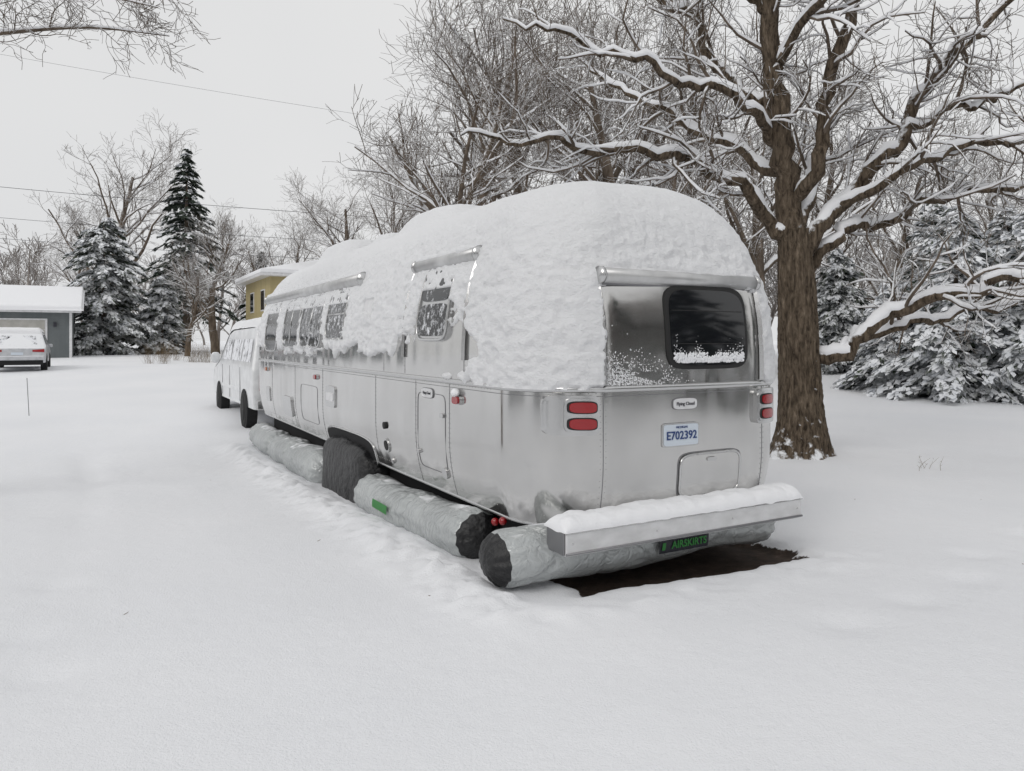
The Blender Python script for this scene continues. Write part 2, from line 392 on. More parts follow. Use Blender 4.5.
for i, (vc, zc, hv, hz) in enumerate(WIN):
    patch("window_frame_%d" % (i+1), 'side', vc, zc, hv+.035, hz+.035, .018, M_trim)
    outline("window_rim_%d" % (i+1), 'side', vc, zc, hv+.02, hz+.02, .012, 6, M_trim, .026)
    if i == 0:
        patch("window_glass_1a", 'side', vc, zc+.15, hv, hz*.46, .026, M_glass, 5); patch("window_glass_1b", 'side', vc, zc-.15, hv, hz*.46, .026, M_glass2, 5)
    else:
        patch("window_glass_%d" % (i+1), 'side', vc, zc, hv, hz, .026, M_glass2 if i in (1, 2) else M_glass)
        if i in (2, 3): tube("window_mullion", [(float(uside(zc-hz*.9))-.03, vc, zc-hz*.9), (float(uside(zc))-.03, vc, zc), (float(uside(zc+hz*.9))-.03, vc, zc+hz*.9)], .011, M_trim, T, 6)
        if i == 1: tube("window_mullion", [(float(uside(zc))-.03, vc-hv*.95, zc), (float(uside(zc))-.03, vc+hv*.95, zc)], .011, M_trim, T, 6)
patch("side_vent", 'side', *VENT, .02, M_white, 10)
patch("rear_panel_frame", 'rear', RW[0], RW[1], RW[2]+.03, RW[3]+.03, .016, M_rubber)
patch("rear_window", 'rear', *RW, .022, M_glassplain, 5)
def frost(name, pts, off):
    a = Acc()
    for (uu, zz, r) in pts:
        vv = float(vrear(uu, zz))-off; q = random.uniform(-.6, .6)*r
        V, F = tube_arrays([(uu-q, vv, zz-r), (uu, vv-r*.2, zz-r*.5), (uu+q*.5, vv-r*.2, zz+r*.5), (uu, vv, zz+r)], [.001, r*random.uniform(.6, 1.2), r*.9, .001], 6); a.add(V, F)
    a.build(name, [M_snow], T)
pp = []
for i in range(1100):
    uu = RW[0]+random.uniform(-.345, .345); e = .035*vnoise(np.array([[uu*9, 1, 1]]))[0]
    zz = RW[1]-RW[3]+.022+abs(random.gauss(0, .045+e)); r = random.uniform(.0015, .004) if zz > RW[1]-RW[3]+.09 else random.uniform(.003, .010)
    pp.append((uu, zz, r))
frost("window_frost", pp, .021)
pp = []
for i in range(1300):
    uu = -.57+abs(random.gauss(0, .26)); zz = 1.295+abs(random.gauss(0, .07+.07*math.exp(-(uu+.57)*6)))
    if uu > .85 or fbm(np.array([[uu*5, 3, zz*14]]), 3)[0] < -.12+.15*(uu+.57): continue
    pp.append((uu, zz, random.uniform(.0012, .0042)))
frost("panel_frost", pp, .0)
for k in (-.12, .12):
    tube("window_rail", [(RW[0]-RW[2]+.02, float(vrear(RW[0]-RW[2], RW[1]+k))-.024, RW[1]+k), (RW[0], float(vrear(RW[0], RW[1]+k))-.024, RW[1]+k), (RW[0]+RW[2]-.02, float(vrear(RW[0]+RW[2], RW[1]+k))-.024, RW[1]+k)], .003, M_rubber, T, 5)

def ringtube(name, z, off, r, m, squash=1):
    W, v0, v1 = [float(q) for q in prof(z)]; p = ring(W+off, v0-off, v1+off, 24, 14, 60)
    P = np.column_stack([p, np.full(len(p), z)]); P = np.vstack([P, P[:1]])
    V, F = tube_arrays(P, [r]*len(P), 8); V[:, 2] = z+(V[:, 2]-z)*squash; return fast(name, V, F, m, T)
ringtube("belt_rail", 1.272, .004, .014, M_trim, 1.6)
ringtube("lower_rail", .325, -.003, .008, M_trim, 2.0)
ringtube("belt_seam", 1.225, -.001, .003, M_seam)
def vpath(kind, s, z0, z1, off=0, n=14):
    z = np.linspace(z0, z1, n)
    if kind == 'rear': return np.column_stack([np.full(n, s), vrear(np.full(n, s), z)-off, z])
    return np.column_stack([uside(z)-off, np.full(n, s), z])
riv = []
for kind, s, z0, z1 in [('rear', -.60, .34, 1.25), ('rear', .92, .34, 1.25), ('side', 1.62, .34, 1.25), ('side', 2.35, .34, 1.25), ('side', 3.45, .45, 1.25), ('side', 5.5, .34, 1.25), ('side', 7.0, .34, 1.25), ('side', 8.6, .34, 1.25), ('side', 2.62, 1.3, 2.2), ('side', 1.35, 1.3, 2.2), ('side', 3.2, 1.3, 2.2)]:
    p = vpath(kind, s, z0, z1, -.0005); tube("panel_seam", p, .0035, M_seam, T, 6)
    for dz in np.arange(z0+.03, z1, .04): riv.append((kind, s+.02, dz)); riv.append((kind, s-.02, dz))
for uu in np.arange(-.95, 1.25, .05): riv += [('rear', uu, 1.245), ('rear', uu, .40)]
for vv in np.arange(.9, 9, .05): riv += [('side', vv, 1.245), ('side', vv, .40)]
a = Acc()
for kind, s, z in riv:
    if kind == 'rear': c = (s, float(vrear(s, z)), z); d = (0, -1, 0)
    else: c = (float(uside(z)), s, z); d = (-1, 0, 0)
    c = np.array(c); d = np.array(d)
    V, F = tube_arrays([c, c+d*.002, c+d*.003], [.0045, .0035, .0003], 5); a.add(V, F)
a.build("rivets", [M_trim], T)
def awning(name, p0, p1, r, armz, sn=1.0):
    p0 = np.array(p0); p1 = np.array(p1); d = p1-p0; d /= np.linalg.norm(d)
    tube(name+"_roller", [p0, p1], r, M_roller, T, 16)
    tube(name+"_endcap", [p0-d*.03, p0], r*1.12, M_trim, T, 16); tube(name+"_endcap", [p1, p1+d*.03], r*1.12, M_trim, T, 16)
    tube(name+"_rail", [p0+np.array([0, -.0, -r*.95]), p1+np.array([0, 0, -r*.95])], r*.28, M_seam, T, 6)
    n = 160; t = np.linspace(0, 1, n)[:, None]; P = p0+(p1-p0)*t; P[:, 2] += r*.78
    rr = r*.6*sn*(1+.6*fbm(P*5, 3)+.25*vnoise(P*14)); rr[0] = rr[-1] = .002; V, F = tube_arrays(P, rr, 10)
    fast(name+"_snow", V, F, M_crust, T)
awning("rear_awning", (-.585, float(vrear(-.585, 2.05))-.045, 2.05), (.88, float(vrear(.88, 2.05))-.02, 2.05), .055, 1.3, .6)
for s in (-.60, .90):
    p = vpath('rear', s, 1.30, 2.08, .012); V, F = tube_arrays(p, [.022]*len(p), 4); fast("awning_arm", V, F, M_trim, T, False)
awning("side_awning", (float(uside(2.30))-.03, 1.35, 2.29), (float(uside(2.30))-.03, 2.60, 2.29), .06, 1.3, 1.1)
for s in (1.33, 2.63):
    p = vpath('side', s, 1.45, 2.29, .016); V, F = tube_arrays(p, [.020]*len(p), 4); fast("awning_arm", V, F, M_trim, T, False)
awning("long_awning", (float(uside(2.30))-.03, 4.25, 2.30), (float(uside(2.30))-.03, 9.5, 2.30), .075, 1.3, 1.0)
for cu, nm in ((-.79, "left"), (.955, "right")):
    sgn = -1 if cu < 0 else 1
    patch("tail_housing_"+nm, 'rear', cu+sgn*.01, 1.10, .155, .135, .035, M_trim, 7, .05)
    patch("tail_face_"+nm, 'rear', cu-sgn*.03, 1.10, .10, .115, .05, M_trim, 6, .03)
    for dz in (.055, -.055):
        patch("tail_rim", 'rear', cu-sgn*.03, 1.10+dz, .088, .042, .058, M_rubber, 4, .02)
        patch("tail_lens", 'rear', cu-sgn*.03, 1.10+dz, .078, .035, .066, M_red, 3.5, .02)
def text(name, body, size, loc, rot, m, bold=0):
    c = bpy.data.curves.new(name, 'FONT'); c.body = body; c.size = size; c.align_x = 'CENTER'; c.align_y = 'CENTER'; c.extrude = .0012; c.offset = bold
    c.materials.append(m); o = bpy.data.objects.new(name, c); COL.objects.link(o); o.parent = T; o.location = loc; o.rotation_euler = rot; return o
RR = (math.radians(90), 0, 0); RS = (math.radians(90), 0, math.radians(-90))
patch("plate_bracket", 'rear', .06, .93, .172, .086, .010, M_trim, 12)
patch("licence_plate", 'rear', .06, .93, .158, .075, .016, M_plate, 14, .01)
vp = float(vrear(.06, .93))-.019
text("plate_number", "E702392", .082, (.06, vp, .925), RR, M_blue, .0012); text("plate_state", "MICHIGAN", .022, (.06, vp, .985), RR, M_blue)
patch("badge_rim", 'rear', .10, 1.15, .115, .043, .008, M_seam, 4, .01); patch("badge", 'rear', .10, 1.15, .110, .039, .012, M_white, 4, .01)
text("badge_text", "Flying Cloud", .034, (.10, float(vrear(.1, 1.15))-.014, 1.15), RR, M_ink, .0003)
patch("side_badge_rim", 'side', 2.07, 1.15, .125, .045, .008, M_seam, 4, .01); patch("side_badge", 'side', 2.07, 1.15, .119, .040, .012, M_white, 4, .01)
text("side_badge_text", "Flying Cloud", .034, (float(uside(1.15))-.014, 2.07, 1.15), RS, M_ink)
patch("rear_hatch", 'rear', .355, .625, .30, .155, .010, M_alu, 6); outline("hatch_trim", 'rear', .355, .625, .30, .155, .009, 6, M_trim, .012)
outline("hatch_gap", 'rear', .355, .625, .315, .17, .004, 6, M_seam)
patch("hatch_latch", 'rear', .355, .735, .045, .015, .02, M_trim, 4)
outline("side_hatch", 'side', 2.0, .82, .30, .33, .003, 10, M_seam); outline("side_hatch", 'side', 6.2, .75, .45, .25, .003, 10, M_seam)
patch("vent_hatch", 'side', 5.1, .92, .20, .13, .02, M_trim, 8); patch("vent_inner", 'side', 5.1, .92, .15, .05, .028, M_white, 8)
patch("vent_hatch", 'side', 7.5, .62, .28, .15, .02, M_trim, 8); patch("water_hatch", 'side', 8.9, .72, .14, .12, .015, M_trim, 8)
patch("sewer_outlet", 'side', 3.15, .56, .07, .07, .015, M_trim, 2); patch("sewer_hole", 'side', 3.15, .56, .05, .05, .02, M_rubber, 2)
patch("outlet", 'side', 3.16, .76, .035, .035, .02, M_rubber, 2); patch("outlet", 'side', 3.05, .42, .03, .03, .02, M_trim, 2)
patch("latch", 'side', 1.75, .98, .035, .02, .02, M_trim, 4); patch("latch", 'side', 1.75, .50, .05, .045, .02, M_trim, 3); patch("latch", 'side', 2.28, .62, .02, .02, .02, M_trim, 3)
for vv in (1.45, 5.8, 9.0):
    patch("marker_base", 'side', vv, 1.13, .065, .038, .02, M_trim, 3); patch("marker_light", 'side', vv, 1.13, .055, .03, .036, M_red if vv < 6 else M_amber, 3)
P = np.array([(float(uside(1.2))-.028, 1.45+dx, 1.19) for dx in np.linspace(-.05, .05, 9)]); V, F = tube_arrays(P, [.002, .02, .028, .034, .036, .034, .026, .018, .002], 10); fast("marker_snow", V, F, M_snow, T)
patch("wheel_arch", 'side', 4.5, .40, .88, .15, .004, M_dark, 4, .02); outline("arch_trim", 'side', 4.5, .40, .90, .165, .010, 4, M_trim)
def blob(name, c, h, m, n=3.2, amp=.05, fs=4, parent=T, seg=72):
    th_ = np.linspace(-np.pi/2, np.pi/2, 40); ph = np.arange(seg)*2*np.pi/seg
    A, B = np.meshgrid(th_, ph, indexing='ij'); f = lambda q: np.sign(q)*np.abs(q)**(2/n)
    V = np.stack([f(np.cos(A))*f(np.cos(B)), f(np.cos(A))*f(np.sin(B)), f(np.sin(A))], -1)*np.array(h)
    Pn = V+np.array(c); d = V/(np.linalg.norm(V, axis=-1, keepdims=True)+1e-6); V = Pn+d*(amp*fbm(Pn*fs, 4))[..., None]
    return fast(name, V, gridF(40, seg, True), m, parent)
for wv_ in (4.08, 4.95):
    V, F = tube_arrays([(-.95, wv_, .02), (-.94, wv_, .02), (-.72, wv_, .02), (-.71, wv_, .02)], [.01, .34, .34, .01], 28); fast("trailer_tyre", V, F, M_rubber, T)
blob("wheel_cover", (-.96, 4.5, .01), (.22, .84, .44), M_black, 5, .07, 3.0, T, 120)
box("chassis", -.85, 1.15, .65, 9.6, -.02, .30, M_dark, T)
def bag(name, p0, p1, r, m, blackend=0, amp=.02, blackend2=0):
    p0 = np.array(p0, float); p1 = np.array(p1, float); n = 170; L = np.linalg.norm(p1-p0); K = 60
    t = np.linspace(0, 1, n); t = .5-.5*np.cos(np.pi*t)*(1-.25*np.sin(np.pi*t)); P = p0+(p1-p0)*t[:, None]
    e = np.minimum(t, 1-t)*L; R = r*np.clip(1-np.clip(1-e/.20, 0, 1)**2.4, .0, 1)**.5; R = np.maximum(R, .004)
    P[:, 2] += .02*np.sin(t*L*4+p0[1]); V, F = tube_arrays(P, R, K)
    V3 = V.reshape(n, K, 3); d = V3-P[:, None]; ln = np.linalg.norm(d, axis=-1, keepdims=True)+1e-6
    side_ = np.cross((p1-p0)/L, [0, 0, 1.]); an = np.arctan2(d[..., 2], d@side_)
    pleat = .014*np.cos(an*13+4*fbm(V3*2, 2))*np.exp(-(e/.20))[:, None]
    crease = -.013*np.exp(-((fbm(V3*np.array([1.8, 1.8, 2.6])+4, 2))/.04)**2)
    cre2 = -.006*np.exp(-((fbm(V3*np.array([4, 4, 5.])+9, 2))/.05)**2)
    wr = amp*fbm(V3*2.0, 2)+pleat+crease+cre2+.003*fbm(V3*12, 2)
    V3 = V3+d/ln*(wr*np.minimum(ln[..., 0]/r, 1))[..., None]
    V3[..., 2] = P[:, None, 2]+(V3[..., 2]-P[:, None, 2])*.92
    f = np.repeat(np.arange(n-1), K); tt = t[f]*L
    mi = ((tt < blackend) | (tt > L-blackend2)).astype(int)
    return fast(name, V3, F, [m, M_black], T, True, mi)
bag("rear_skirt_bag", (-1.42, .36, .165), (1.14, .33, .185), .20, M_bag, .11)
bag("skirt_bag", (-1.04, 1.08, .09), (-1.04, 2.36, .05), .225, M_bag, .08); bag("skirt_bag", (-1.04, 2.16, .04), (-1.04, 3.74, -.03), .23, M_bag)
bag("skirt_bag", (-1.03, 5.38, -.06), (-1.03, 7.0, -.06), .25, M_bag); bag("skirt_bag", (-1.03, 6.8, -.06), (-1.03, 8.2, -.07), .245, M_bag)
bag("skirt_bag", (-1.02, 8.2, -.08), (-1.02, 9.9, -.08), .24, M_bag)
def label(u0, u1, a0, a1, vc, zc, r, m, name):
    V = []
    for uu in np.linspace(u0, u1, 24):
        for an in np.linspace(a0, a1, 8): V.append((uu, vc-r*math.cos(an), zc+r*math.sin(an)))
    fast(name, V, gridF(24, 8), m, T)
label(-.16, .30, -.30, .12, .34, .175, .226, M_ink, "bag_label")
text("bag_label_text", "AIRSKIRTS", .072, (.11, .34-.232, .16), (math.radians(93), 0, 0), M_green, .002)
poly("bag_logo", [(-.145, .108, .135), (-.115, .108, .135), (-.105, .108, .185), (-.135, .108, .185)], [(0, 1, 2, 3)], M_green, T)
V = []
for s in np.linspace(-.2, .2, 14):
    for an in np.linspace(-.02, .30, 7): V.append((-1.04-.247*math.cos(an), 2.75+s+.06*an, .02+.235*math.sin(an)))
fast("bag_label_side", V, gridF(14, 7), M_green, T)
for vv, zz in ((.86, .285), (.98, .255)):
    blob("tow_light", (-1.0, vv, zz), (.03, .03, .03), M_red, 2, 0)
# bumper locker
bx0, bx1 = -1.03, 1.13
box("bumper_box", bx0, bx1, -.02, .20, .245, .405, M_alupanel, T, .012)
box("bumper_end", bx0-.012, bx0-.002, -.01, .19, .255, .398, M_seam, T, .004)
tube("bumper_lip", [(bx0, -.024, .393), (bx1, -.024, .393)], .006, M_trim, T, 8)
tube("bumper_lip", [(bx0, -.024, .262), (bx1, -.024, .262)], .008, M_seam, T, 8)
for uu in (-.98, -.3, .4, 1.08): blob("bumper_bolt", (uu, -.022, .325), (.006, .005, .006), M_trim, 2, 0, 1, T, 12)
box("bumper_bracket", -.7, -.62, .19, .7, .27, .36, M_dark, T); box("bumper_bracket", .92, 1.0, .19, .7, .27, .36, M_dark, T)
def snow_slab(name, x0, x1, y0, y1, z, h, nx, ny, parent, ov=.015, amp=.02, fs=5, m=None):
    a = np.linspace(-1, 1, nx); b = np.linspace(-1, 1, ny); A, B = np.meshgrid(a, b, indexing='ij')
    A = np.sign(A)*(1-(1-np.abs(A))**1.5); B = np.sign(B)*(1-(1-np.abs(B))**1.5)
    ex = min((x1-x0)/2, h*1.0); ey = min((y1-y0)/2, h*1.0)
    dx = (1-np.abs(A))*(x1-x0)/2/ex; dy = (1-np.abs(B))*(y1-y0)/2/ey
    f = lambda d: np.sqrt(np.clip(1-(1-np.clip(d, 0, 1))**2, 0, 1))
    Hh = h*f(dx)*f(dy)
    Xc = (x0+x1)/2+A*((x1-x0)/2+ov); Yc = (y0+y1)/2+B*((y1-y0)/2+ov)
    P = np.stack([Xc, Yc, 0*Xc], -1); nzz = fbm(P*fs, 4)
    Zc = z+Hh*(1+amp/h*nzz)-.004*(Hh <= 1e-6)
    Yc = Yc+.35*amp*fbm(P*fs*1.3+9, 3)
    Zc = Zc-(Hh < h*.3)*.012*np.clip(vnoise(P*14), 0, 1)
    return fast(name, np.stack([Xc, Yc, Zc], -1), gridF(nx, ny), m or M_crust, parent)
snow_slab("bumper_snow", bx0-.005, bx1+.005, -.025, .215, .402, .085, 220, 40, T, .008, .024, 8, M_snow)
ab = np.array([.52, 1.0, 2.55]); tube("antenna_mount", [ab, ab+(0, 0, .13)], [.05, .035], M_rubber, T, 12); tube("antenna", [ab+(0, 0, .05), ab+(-.02, -.03, .38)], .007, M_rubber, T, 6)
tube("hitch_arm", [(-.6, 9.8, .2), (.15, 11.4, .2)], .05, M_dark, T, 6); tube("hitch_arm", [(.9, 9.8, .2), (.15, 11.4, .2)], .05, M_dark, T, 6)
blob("gas_bottle_cover", (.15, 10.85, .62), (.32, .22, .35), M_white, 4, .0)

# ---------------------------------------------------------------- vehicles
def wheel(par, x, y, z, r, wd):
    s = 1 if x > 0 else -1
    V, F = tube_arrays([(x-s*wd, y, z), (x-s*wd*.98, y, z), (x-s*.03, y, z), (x, y, z), (x+s*.003, y, z), (x-s*.02, y, z)], [.01, r*.97, r, r*.93, r*.66, r*.64], 28); fast("tyre", V, F, M_rubber, par)
    V, F = tube_arrays([(x-s*.03, y, z), (x-s*.012, y, z), (x+s*.002, y, z)], [r*.64, r*.55, .01], 20); fast("wheel_rim", V, F, M_trim, par)
def vehicle(name, loc, rz, pr, ib0, ib1, belt, W, taper, paint, wheels, glasses, snowr, extra=None, snowh=.1, gm=None):
    E = empty(name, loc, rz); ztop = max(p[1] for p in pr)
    hw = lambda z: W/2*(1-taper*max(0, (z-belt)/(ztop-belt))-.03*max(0, (.6-z)/.4))
    cen = np.mean(np.array(pr), 0)
    secs = [(-1, .045), (-.965, .012), (-.9, 0), (-.5, -.012), (0, -.018), (.5, -.012), (.9, 0), (.965, .012), (1, .045)]
    V = []; n = len(pr)
    for s, ins in secs:
        for (y, z) in pr:
            d = np.array([y, z])-cen; d /= np.linalg.norm(d); y2, z2 = y-d[0]*ins, z-d[1]*ins; V.append((s*hw(z), y2, z2))
    F = []
    for k in range(len(secs)-1):
        for i in range(n):
            j = (i+1) % n; F.append((k*n+i, k*n+j, (k+1)*n+j, (k+1)*n+i))
    for k in (0, len(secs)-1):
        o = k*n; up = [o+i for i in range(ib0, ib1+1)]; lo = [o+i for i in range(0, ib0+1)]+[o+i for i in range(ib1, n)]
        F += [tuple(up), tuple(lo)]
    b = poly("body", V, F, paint, E, True, .0); mo = b.modifiers.new("es", 'EDGE_SPLIT'); mo.split_angle = math.radians(38)
    for (y, z, r) in wheels:
        for s in (-1, 1):
            V, F = tube_arrays([(s*(W/2-.2), y, z), (s*(W/2+.006), y, z), (s*(W/2+.008), y, z)], [r*1.18, r*1.18, .01], 30); fast("wheel_arch", V, F, M_dark, E, False)
            wheel(E, s*(W/2+.02), y, z, r, .22)
    for i, gl in enumerate(glasses):
        for s in (-1, 1):
            poly("side_glass", [(s*(hw(z)*1.0+.008), y, z) for y, z in gl], [tuple(range(len(gl)))], gm or M_glass2, E)
    a, bq = snowr; path = np.array(pr[a:bq+1]); s_ = np.concatenate([[0], np.cumsum(np.hypot(*np.diff(path, axis=0).T))])
    m_ = 90; t = np.linspace(0, s_[-1], m_); py = np.interp(t, s_, path[:, 0]); pz = np.interp(t, s_, path[:, 1])
    ker = np.ones(7)/7; py2 = np.convolve(np.pad(py, 3, 'edge'), ker, 'valid'); pz2 = np.convolve(np.pad(pz, 3, 'edge'), ker, 'valid')
    ty = np.gradient(py2); tz = np.gradient(pz2); l = np.hypot(ty, tz); nx_, nz2 = -tz/l, ty/l
    if nz2.mean() < 0: nx_, nz2 = -nx_, -nz2
    q = np.linspace(-1, 1, 41); Vv = []
    endf = np.sqrt(np.clip(1-(1-np.clip(np.minimum(t, s_[-1]-t)/.2, 0, 1))**2, 0, 1))
    for i in range(m_):
        for s in q:
            e = math.sqrt(max(0, 1-max(0, (abs(s)-.82)/.18)**2)); hgt = snowh*e*endf[i]*(.45+.55*max(0, nz2[i]))+.03*endf[i]-.02
            Vv.append((s*hw(pz2[i])*1.0, py2[i]+nx_[i]*hgt, pz2[i]+nz2[i]*hgt))
    Vv = np.array(Vv); Vv[:, 2] += .018*fbm(Vv*4, 3)
    fast("snow_cover", Vv, gridF(m_, 41), M_crust, E)
    if extra: extra(E, hw)
    return E
M_wpaint = mat("white_paint", (.66, .67, .68), .3, coat=.4); varcol(M_wpaint, coord(M_wpaint), 5, (.62, .63, .64), (.76, .77, .78)); add_snow(M_wpaint, .45, .8, 6, .9)
M_spaint = mat("silver_paint", (.42, .43, .45), .35, .4, coat=.4); varcol(M_spaint, coord(M_spaint), 4, (.46, .47, .49), (.6, .61, .63)); add_snow(M_spaint, .2, .6, 7, 1.1)
vx, vy = toworld(.08, 11.25)
prv = [(0, .42), (0, 1.15), (.05, 1.25), (.22, 1.98), (.5, 2.06), (3.3, 2.04), (3.7, 1.95), (4.45, 1.35), (4.6, 1.25), (5.35, 1.10), (5.55, .9), (5.6, .42)]
def vx_extra(E, hw):
    for s in (-1, 1):
        poly("tail_lamp", [(s*.80, -.022, .80), (s*.88, -.022, .80), (s*.88, -.018, 1.10), (s*.80, -.018, 1.10)], [(0, 1, 2, 3)], M_red, E)
        blob("mirror", (s*1.14, 4.15, 1.38), (.1, .06, .13), M_wpaint, 3, .0, 3, E, 20)
    box("rear_bumper", -.95, .95, -.12, -.0, .42, .62, M_trim, E, .03)
    for s in (-1, 1): box("side_strip", s*1.0-.012, s*1.0+.012, 1.5, 4.0, .7, .77, M_wpaint, E, .004)
    for yy in (1.5, 2.9, 4.0):
        for s in (-1, 1): box("door_gap", s*1.001-.004, s*1.001+.004, yy, yy+.012, .5, 1.22, M_seam, E)
vehicle("van", (vx, vy, -.18), AX+.0, prv, 2, 8, 1.25, 2.0, .14, M_wpaint, [(1.0, .36, .36), (4.6, .36, .36)],
        [[(.35, 1.35), (1.4, 1.35), (1.4, 1.82), (.42, 1.82)], [(1.5, 1.35), (2.7, 1.35), (2.7, 1.82), (1.5, 1.82)], [(2.85, 1.35), (4.1, 1.35), (3.6, 1.82), (2.85, 1.82)]], (3, 10), vx_extra, .20, M_glass3)
prc = [(0, .38), (-.03, .62), (.0, .95), (.10, 1.05), (.50, 1.52), (.85, 1.62), (2.5, 1.58), (3.35, 1.05), (3.5, 1.0), (4.4, .88), (4.68, .7), (4.7, .38)]
def car_extra(E, hw):
    poly("rear_glass", [(-.66, .125, 1.09), (.66, .125, 1.09), (.58, .43, 1.46), (-.58, .43, 1.46)], [(0, 1, 2, 3)], M_glass3, E)
    for s in (-1, 1):
        poly("tail_lamp", [(s*.50, -.035, .82), (s*.90, -.03, .80), (s*.90, -.02, .93), (s*.50, -.02, .90)], [(0, 1, 2, 3)], M_red, E)
        blob("mirror", (s*1.0, 2.95, 1.05), (.09, .06, .07), M_spaint, 3, .0, 3, E, 20)
    box("lower_valance", -.86, .86, -.06, .1, .30, .48, M_dark, E, .02); box("rear_bumper", -.9, .9, -.09, .05, .49, .66, M_spaint, E, .03)
    box("licence_plate", -.2, .2, -.065, -.045, .70, .80, M_plate, E)
cx_, cy_ = -19.4, 29.0
vehicle("parked_car", (cx_, cy_, float(gz(cx_, cy_))-.02), math.radians(30), prc, 3, 8, 1.05, 1.9, .18, M_spaint, [(.85, .34, .34), (3.8, .34, .34)],
        [[(.62, 1.1), (1.5, 1.1), (1.5, 1.5), (.72, 1.48)], [(1.6, 1.1), (3.15, 1.1), (2.55, 1.5), (1.6, 1.5)]], (4, 10), car_extra, .17, M_glass2)

# ---------------------------------------------------------------- buildings
def siding(name, c1, c2, sc_=5):
    m = mat(name, c1, .7); v = coord(m); wv = N(m, "ShaderNodeTexWave", bands_direction='Z'); wv.wave_profile = 'SAW'; wv.inputs["Scale"].default_value = sc_; LK(m, v, wv.inputs[0])
    varcol(m, coord(m, (1, 1, .3)), 2, c1, c2); bump(m, wv.outputs["Fac"], .6, .02); return m
M_gs = siding("grey_siding", (.12, .135, .14), (.15, .165, .17), 1.6)
M_ys = siding("yellow_siding", (.38, .315, .16), (.44, .365, .19), 1.6)
M_door = mat("garage_door_paint", (.42, .41, .38), .5); varcol(M_door, coord(M_door), 3, (.38, .37, .34), (.46, .45, .42))
def gable(name, corner, rz, wd, dp, he, hr, wall, ov=.5, snowt=.25):
    zc = float(gz(*corner))-.1; E = empty(name, (corner[0], corner[1], zc), rz)
    box("walls", -wd, 0, 0, dp, 0, he, wall, E)
    V = []
    for x in (-wd, 0): V += [(x, 0, he), (x, dp, he), (x, dp/2, hr)]
    poly("gables", V, [(0, 1, 2), (3, 5, 4)], wall, E)
    y0, y1, ym = -ov, dp+ov, dp/2; sl_ = (hr-he)/ym; ze = he-ov*sl_
    for t0, t1, nm, m in ((.0, .14, "roof", M_white), (.145, .145+snowt, "roof_snow", M_snow)):
        x0, x1 = -wd-ov, ov; q = 0 if nm == "roof" else .03
        V = [(x0-q, y0-q, ze+t0), (x1+q, y0-q, ze+t0), (x1+q, ym, hr+t0), (x0-q, ym, hr+t0), (x0-q, y1+q, ze+t0), (x1+q, y1+q, ze+t0)]
        V += [(a, b, c+(t1-t0)) for a, b, c in V]
        F = [(0, 1, 2, 3), (3, 2, 5, 4), (6, 7, 8, 9), (9, 8, 11, 10), (0, 1, 7, 6), (4, 5, 11, 10), (0, 3, 9, 6), (3, 4, 10, 9), (1, 2, 8, 7), (2, 5, 11, 8)]
        poly(nm, V, F, m, E, False, .08 if nm == "roof_snow" else 0)
    return E
E = gable("garage", (-25.6, 43.0), AX, 12, 8, 2.85, 4.1, M_gs)
box("door_frame", -6.6, -1.2, -.06, -.003, 0, 2.35, M_white, E)
for i in range(4): box("door_panel", -6.48, -1.32, -.09, -.063, .05+i*.56, .05+i*.56+.53, M_door, E, .01)
box("corner_board", -.12, .02, -.03, .12, 0, 2.7, M_white, E)
box("wall_lamp", -.9, -.75, -.15, -.01, 1.9, 2.15, M_ink, E)
E = empty("yellow_house", (-14.0, 42.8, .5), AX)
box("walls", 0, 10, 0, 8, 0, 4.85, M_ys, E)
def hip(x0, x1, y0, y1, z, h, th_, m, nm):
    ym = (y0+y1)/2; d = (y1-y0)/2
    V = [(x0, y0, z), (x1, y0, z), (x1, y1, z), (x0, y1, z), (x0, y0, z+th_), (x1, y0, z+th_), (x1, y1, z+th_), (x0, y1, z+th_), (x0+d, ym, z+h), (x1-d, ym, z+h)]
    poly(nm, V, [(0, 3, 2, 1), (0, 1, 5, 4), (1, 2, 6, 5), (2, 3, 7, 6), (3, 0, 4, 7), (4, 5, 9, 8), (5, 6, 9), (6, 7, 8, 9), (7, 4, 8)], m, E, False, 0)
hip(-.6, 10.6, -.6, 8.6, 4.85, 1.3, .18, M_white, "roof"); hip(-.62, 10.62, -.62, 8.62, 5.035, 1.4, .2, M_snow, "roof_snow")
for k, x in enumerate((1.0, 3.0, 5.4)):
    box("window_frame", x-.08, x+1.08, -.05, -.003, 2.9, 4.2, M_white, E); box("window_pane", x, x+1.0, -.06, -.052, 2.98, 4.12, M_glassplain, E)
for k, y in enumerate((1.5, 5)):
    box("window_frame", -.05, -.003, y-.08, y+1.08, 2.9, 4.2, M_white, E); box("window_pane", -.06, -.052, y, y+1.0, 2.98, 4.12, M_glassplain, E)
box("storey_band", -.03, 10.03, -.03, -.004, 2.4, 2.6, M_white, E)

